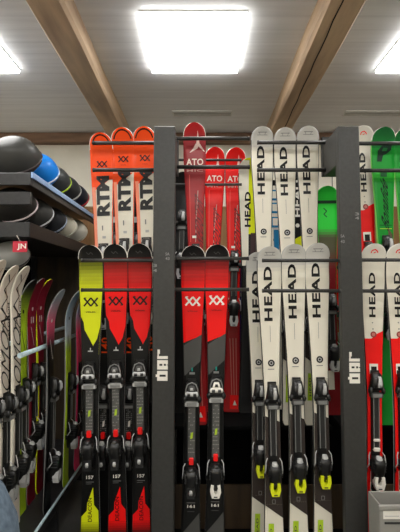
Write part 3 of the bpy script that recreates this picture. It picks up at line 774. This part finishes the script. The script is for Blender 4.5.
def helmet(loc, c, trim, label, rotz=0, sc=1.0, vents=True, hang=False):
    """ski helmet, front faces -x local... shell is a deformed dome cut level at the rim"""
    tl=math.radians(58); root=empty('ski_helmet',loc,(tl,0,rotz)); root.scale=(sc*1.16,sc*1.12,sc*1.2); tag(root,label,'helmet','ski helmets on the side shelves')
    b=MB(); n=28; rows=12; rings=[]
    for k in range(rows+1):
        t=k/rows; ph=t*PI*.5
        r=math.cos(ph)**.62 if t<1 else 0.0
        z=.045+.125*math.sin(ph)**1.05
        ring=[]
        for i in range(n):
            a=2*PI*i/n; x=.135*r*math.cos(a); y=.108*r*math.sin(a)
            x+= .012*math.sin(ph*1.2)
            if k==0: z_=z-.018*(math.sin(a)**2)+.012*max(0,-math.cos(a))
            else: z_=z
            ring.append(b.vert((x,y,z_)))
        rings.append(ring)
    b.skin(rings[:-1],c,0,False); top=b.vert((.012,0,.170))
    for i in range(n): b.face((rings[-2][i],rings[-2][(i+1)%n],top),c,0,True)
    # lower shell skirt turned in
    r0=[b.vert((b.v[q][0]*.90,b.v[q][1]*.90,b.v[q][2]-.012)) for q in rings[0]]
    for i in range(n): b.face((r0[i],r0[(i+1)%n],rings[0][(i+1)%n],rings[0][i]),trim,0,True)
    R_=root.rotation_euler.to_matrix()@Matrix.Diagonal(root.scale)
    low=min((R_@Vector(q)).z for q in b.v); root.location.z=loc[2]-low+.001
    if hang: root.location.z=loc[2]-max((R_@Vector(q)).z for q in b.v)-.001
    my=[(R_@Vector(q)).y for q in b.v]; root.location.y=loc[1]-(min(my)+max(my))/2
    sh_=b.build('shell',[M_TOP],root)
    if vents:
        for sy in (-1,1):
            for kx in (-.055,-.01,.04):
                v=MB(); zz=.158-.9*abs(kx-.01)**1.5-.002
                v.loft([(zz-.004,kx,sy*.046,.017,.006),(zz+.003,kx,sy*.044,.014,.004)],BLACK,0,10,2.4)
                v.build('vent',[M_PLA],sh_)
    for sy in (-1,1):
        e=MB(); e.loft([(-.0,.01,sy*.086,.030,.010),(.016,.01,sy*.092,.044,.014),(.044,.012,sy*.094,.050,.013)],BLACK,0,16,2.6)
        e.build('ear_pad',[M_FAB],root)
    s_=MB(); s_.tube([(.01+.134*math.cos(a)*.93,.109*math.sin(a)*.97,.056) for a in [(-2.6+5.2*i/20) for i in range(21)]],.006,trim,0,6)
    s_.build('rim_band',[M_PLA],root)
    g=MB(); g.tube([(.01,.088,.01),(.0,.05,-.0+.006),(-.005,0,.006),(.0,-.05,.006),(.01,-.088,.01)],.005,COAL,0,6); g.build('chin_strap',[M_FAB],root)
    return root
XH=-1.112
H=[(2.36,lin(64,64,62),lin(60,50,50),'large matt dark grey helmet at near end of the upper shelf',1.02,zA,XH),
   (2.64,lin(26,130,226),lin(210,220,230),'glossy bright blue helmet on the upper shelf',1.0,zA,XH),
   (2.90,lin(60,62,62),LIME,'dark grey helmet behind the blue one on the upper shelf',1.0,zA,XH),
   (3.15,lin(46,48,50),LGREY,'black helmet with pale rim, fourth along the upper shelf',1.0,zA,XH),
   (3.40,lin(30,32,44),lin(180,30,40),'dark navy helmet with red trim at far end of the upper shelf',1.0,zA,XH),
   (2.36,lin(44,42,40),lin(215,200,205),'black helmet at near end of the lower shelf',.90,zC,XH),
   (2.64,lin(66,66,64),lin(200,200,205),'dark grey helmet with white band, second on the lower shelf',.90,zC,XH),
   (2.90,lin(48,50,54),lin(150,160,180),'charcoal helmet in the middle of the lower shelf',.90,zC,XH),
   (3.15,lin(226,220,200),lin(200,196,180),'cream white helmet on the lower shelf',.90,zC,XH),
   (3.40,lin(214,210,196),lin(180,176,160),'pale helmet at far end of the lower shelf behind the white one',.90,zC,XH)]
for y,c,t,l,sc,z,x in H: helmet((x,y,z+.004),c,t,l,rotz=random.uniform(-.15,.05),sc=sc)
# back line of helmets further left
helmet((-1.50,2.40,zA+.004),lin(150,148,140),DGREY,'pale grey helmet at the left frame edge on the upper shelf',rotz=0,sc=1.1)

# ================================================================== LEFT SIDE: SKI RACK
side=empty('side_ski_rack',(-1.05,2.2,0)); side.name='side_ski_rack'; tag(side,'low ski rack with two pale blue bars and a steel floor rail along the left','ski rack')
def sd(mb,name,mat): return mb.build(name,mat,side,loc=(1.05,-2.2,0))
XR=-.945
for z,xx in ((zat(356,2.11),XR),(zat(349,2.13),XR-.16)):
    b=MB(); b.tube([(xx,2.12,z),(xx,3.40,z)],.014,GREY,0,10); sd(b,'bar',M_PALEBAR)
    b=MB(); b.box(xx-.012,xx+.012,3.40,3.43,.30,z+.03,GREY,0,.003); sd(b,'rack_upright',M_SHELF)
b=MB(); b.tube([(-.858,1.62,.335),(-.858,3.5,.335)],.008,GREY,0,8); sd(b,'floor_rail',M_PALEBAR)
b=MB(); b.box(-1.44,-.865,1.62,3.55,.26,.30,GREY,0,.003); sd(b,'tray',M_SHELF)
for y in (1.66,2.6,3.45):
    b=MB(); b.box(-1.44,-.90,y,y+.04,0,.259,GREY,0,.003); sd(b,'foot',M_SHELF)
b=MB(); b.box(-1.50,-.70,3.62,3.64,.0,zat(246,3.62)); sd(b,'end_panel',M_SHADEWOOD)  # added dark sheet standing for wall wood shaded by the shelves
ZT=.301
def d_bent(L):
    s=Ski(L,wt=.062,colfn=ramp((0,lin(214,204,190)),(3,lin(222,212,196))),side=CREAM,edge=CREAM,rim=CREAM,curl=.07,clen=.2)
    s.strip([(-.03,.05),(.01,.09),(-.02,.13),(.03,.17),(-.03,.22),(.02,.27),(-.02,.33),(.03,.38)],.008,COAL)
    s.strip([(.03,.04),(-.01,.12),(.03,.20),(0,.30),(.03,.36)],.006,lin(150,120,100))
    s.text('SALOMON',.56,.62,.084,COAL,1,bold=-.012,shear=.1); s.text('SALOMON',.30,.20,.018,BLACK,1,u=.04,bold=.01)
    s.strip([(-.03,.82),(.03,.88),(-.02,.93)],.006,COAL); return s
def d_two(c0,c1,c2,txt=None,tc=WHITE,side=COAL,edge=GREY,a=.05,bq=.28,c=.55):
    def f(L):
        s=Ski(L,colfn=ramp((0,c0),(a,c0),(bq,c1),(c,c2),(3,c2)),side=(side if side in (COAL,LIME,YEL) else ramp((0,c0),(a,c0),(bq,side),(c,c2),(3,c2))),edge=edge,rim=edge,curl=.075,clen=.22)
        if txt: s.text(txt,.26,.045,.040,tc,0)
        s.strip([(-.02,.3),(.02,.42)],.006,tc); s.disc(0,.19,.012,tc)
        return s
    return f
GS='skis standing sideways in the left rack'
PK=lin(232,60,110)
items=[(1.99,1.745,-1.02,d_bent,'cream ski with black sketch pattern, cut by the left frame edge','plain'),
       (2.13,1.725,-1.02,d_bent,'cream ski with black sketch pattern, second from the left frame edge','plain'),
       (2.27,1.73,-1.02,d_bent,'cream ski with black sketch pattern next to the green one','plain'),
       (2.40,1.655,-1.04,d_two(COAL,LIME,LIME,None,BLACK,LIME),'dark tipped lime green ski beside the cream ones','silver'),
       (2.53,1.665,-1.04,d_two(lin(120,20,40),lin(130,22,44),lin(110,18,36),'II',lin(200,180,180),lin(140,30,50)),'maroon ski nearer the lime ski','silver'),
       (2.66,1.665,-1.04,d_two(lin(120,20,40),lin(130,22,44),lin(110,18,36),'II',lin(200,180,180),YEL,YEL),'maroon ski with yellow edge','silver'),
       (2.42,1.60,-.90,d_two(lin(190,205,215),lin(222,90,120),BLACK,None,WHITE,PK,GREY,.05,.2,.34),'ski fading from pale grey tip through pink to black, in front of the maroon ones','silver'),
       (2.74,1.59,-.90,d_two(lin(150,190,215),lin(200,210,215),LIME,None,COAL,lin(190,205,215),LGREY,.05,.3,.40),'pale grey ski turning lime green below the bars','silver'),
       (2.98,1.59,-.90,d_two(lin(150,160,185),lin(150,150,180),PK,None,COAL,lin(160,165,190),GREY,.05,.15,.3),'lilac grey ski turning pink, farthest along the side rack','silver')]
for y,zt,x,dz,lab,bk in items:
    L=zt-ZT
    s=dz(L)
    qs=(.72,1.12) if bk=='plain' else (.60+random.uniform(-.05,.05),.96+random.uniform(-.03,.08))
    r=place_ski(s,(x,y,ZT),None,0.02 if x<-1 else .0,lab,GS,'ski',qs+(bk,),rotz=PI/2+random.uniform(-.02,.02))

# price tag and helmet hanging under the lower shelf
helmet((-1.13,2.38,zC1),lin(150,150,146),COAL,'grey white helmet hanging under the lower shelf',rotz=0,sc=.70,hang=True)
root=empty('price_tag',(XS-.065,2.19,zC1-.05)); tag(root,'small red and white tag hanging below the lower shelf','tag')
b=MB(); b.box(-.02,.06,-.002,.002,-.035,.025,lin(200,30,60),0,.001); b.build('tag_card',[M_PLA],root)
b=MB(); text_faces(b,'JN',lambda a,d:(.03+a,-.0028,-.006+d),.05,.036,WHITE,0,bold=.03); b.build('lettering',[M_PLA],root)
b=MB(); b.tube([(.02,0,.024),(.0,.0,.058)],.0015,WHITE,0,5); b.build('string',[M_FAB],root)

# blue-grey fabric bag, lower left
root=empty('fabric_bag',(-.755,1.27,0)); root.scale=(1,1,1.11); tag(root,'rounded blue grey fabric bag with stitched seams, bottom left corner','bag')
BG=lin(120,136,152)
b=MB(); b.loft([(0,0,0,.16,.14),(.03,0,0,.185,.16),(.3,0,0,.20,.17),(.62,0,0,.20,.17),(.78,-.005,0,.185,.155),(.87,-.015,0,.15,.13),(.925,-.035,0,.10,.09),(.945,-.05,0,.04,.04)],BG,0,32,2.3)
b.build('bag_body',[noise_mat('blue_grey_woven_cloth',lin(70,86,102),lin(106,122,138),.9,(40,40,40),0,.25)],root)
b=MB()
for ph in (-2.2,-1.3,-.5): 
    pts=[]
    for z,hx,hy,cx in ((.1,.19,.165,0),(.3,.201,.171,0),(.62,.201,.171,0),(.78,.186,.156,-.005),(.87,.151,.131,-.015),(.92,.105,.095,-.03)):
        ct,st=math.cos(ph),math.sin(ph)
        pts.append((cx+math.copysign(abs(ct)**(2/2.3),ct)*hx,math.copysign(abs(st)**(2/2.3),st)*hy,z))
    b.tube(pts,.003,lin(60,72,88),0,6)
b.build('seam',[M_FAB],root)
b=MB(); b.tube([(.08,-.165,.74),(.11,-.165,.70),(.15,-.14,.64)],.008,lin(50,56,64),0,8); b.build('strap',[M_FAB],root)

# grey plastic box with label, bottom right
c=at(378.5,505,1.92)
root=empty('storage_box',(c.x+.225,2.02,0)); tag(root,'grey plastic box with a white label in front of the red ski, bottom right corner','box')
ztb=zat(505,1.92)
b=MB()
gx=lin(150,148,142)
x0,x1,y0,y1=-.22,.25,-.10,.03
b.box(x0,x1,y0,y0+.008,.0,ztb,gx,0,.002); b.box(x0,x1,y1-.008,y1,0,ztb,gx,0,.002); b.box(x0,x0+.008,y0+.009,y1-.009,0,ztb,gx,0,.002); b.box(x1-.008,x1,y0+.009,y1-.009,0,ztb,gx,0,.002); b.box(x0+.009,x1-.009,y0+.009,y1-.009,0,.01,gx)
b.build('box_wall',[M_PLA],root)
b=MB(); b.box(x0-.008,x1+.008,y0-.010,y0-.0005,ztb-.018,ztb+.002,gx,0,.003); b.build('box_rim',[M_PLA],root)
b=MB(); b.box(x0+.015,x0+.095,y0-.003,y0-.0005,ztb-.062,ztb-.026,WHITE,0,.0005); b.box(x0+.022,x0+.088,y0-.0036,y0-.003,ztb-.050,ztb-.047,LGREY); b.build('label_sticker',[M_PLA],root)
b=MB(); b.box(x0+.02,x0+.10,y0-.004,y0-.0005,ztb-.085,ztb-.075,COAL,0,.001); b.build('hand_slot',[M_PLA],root)
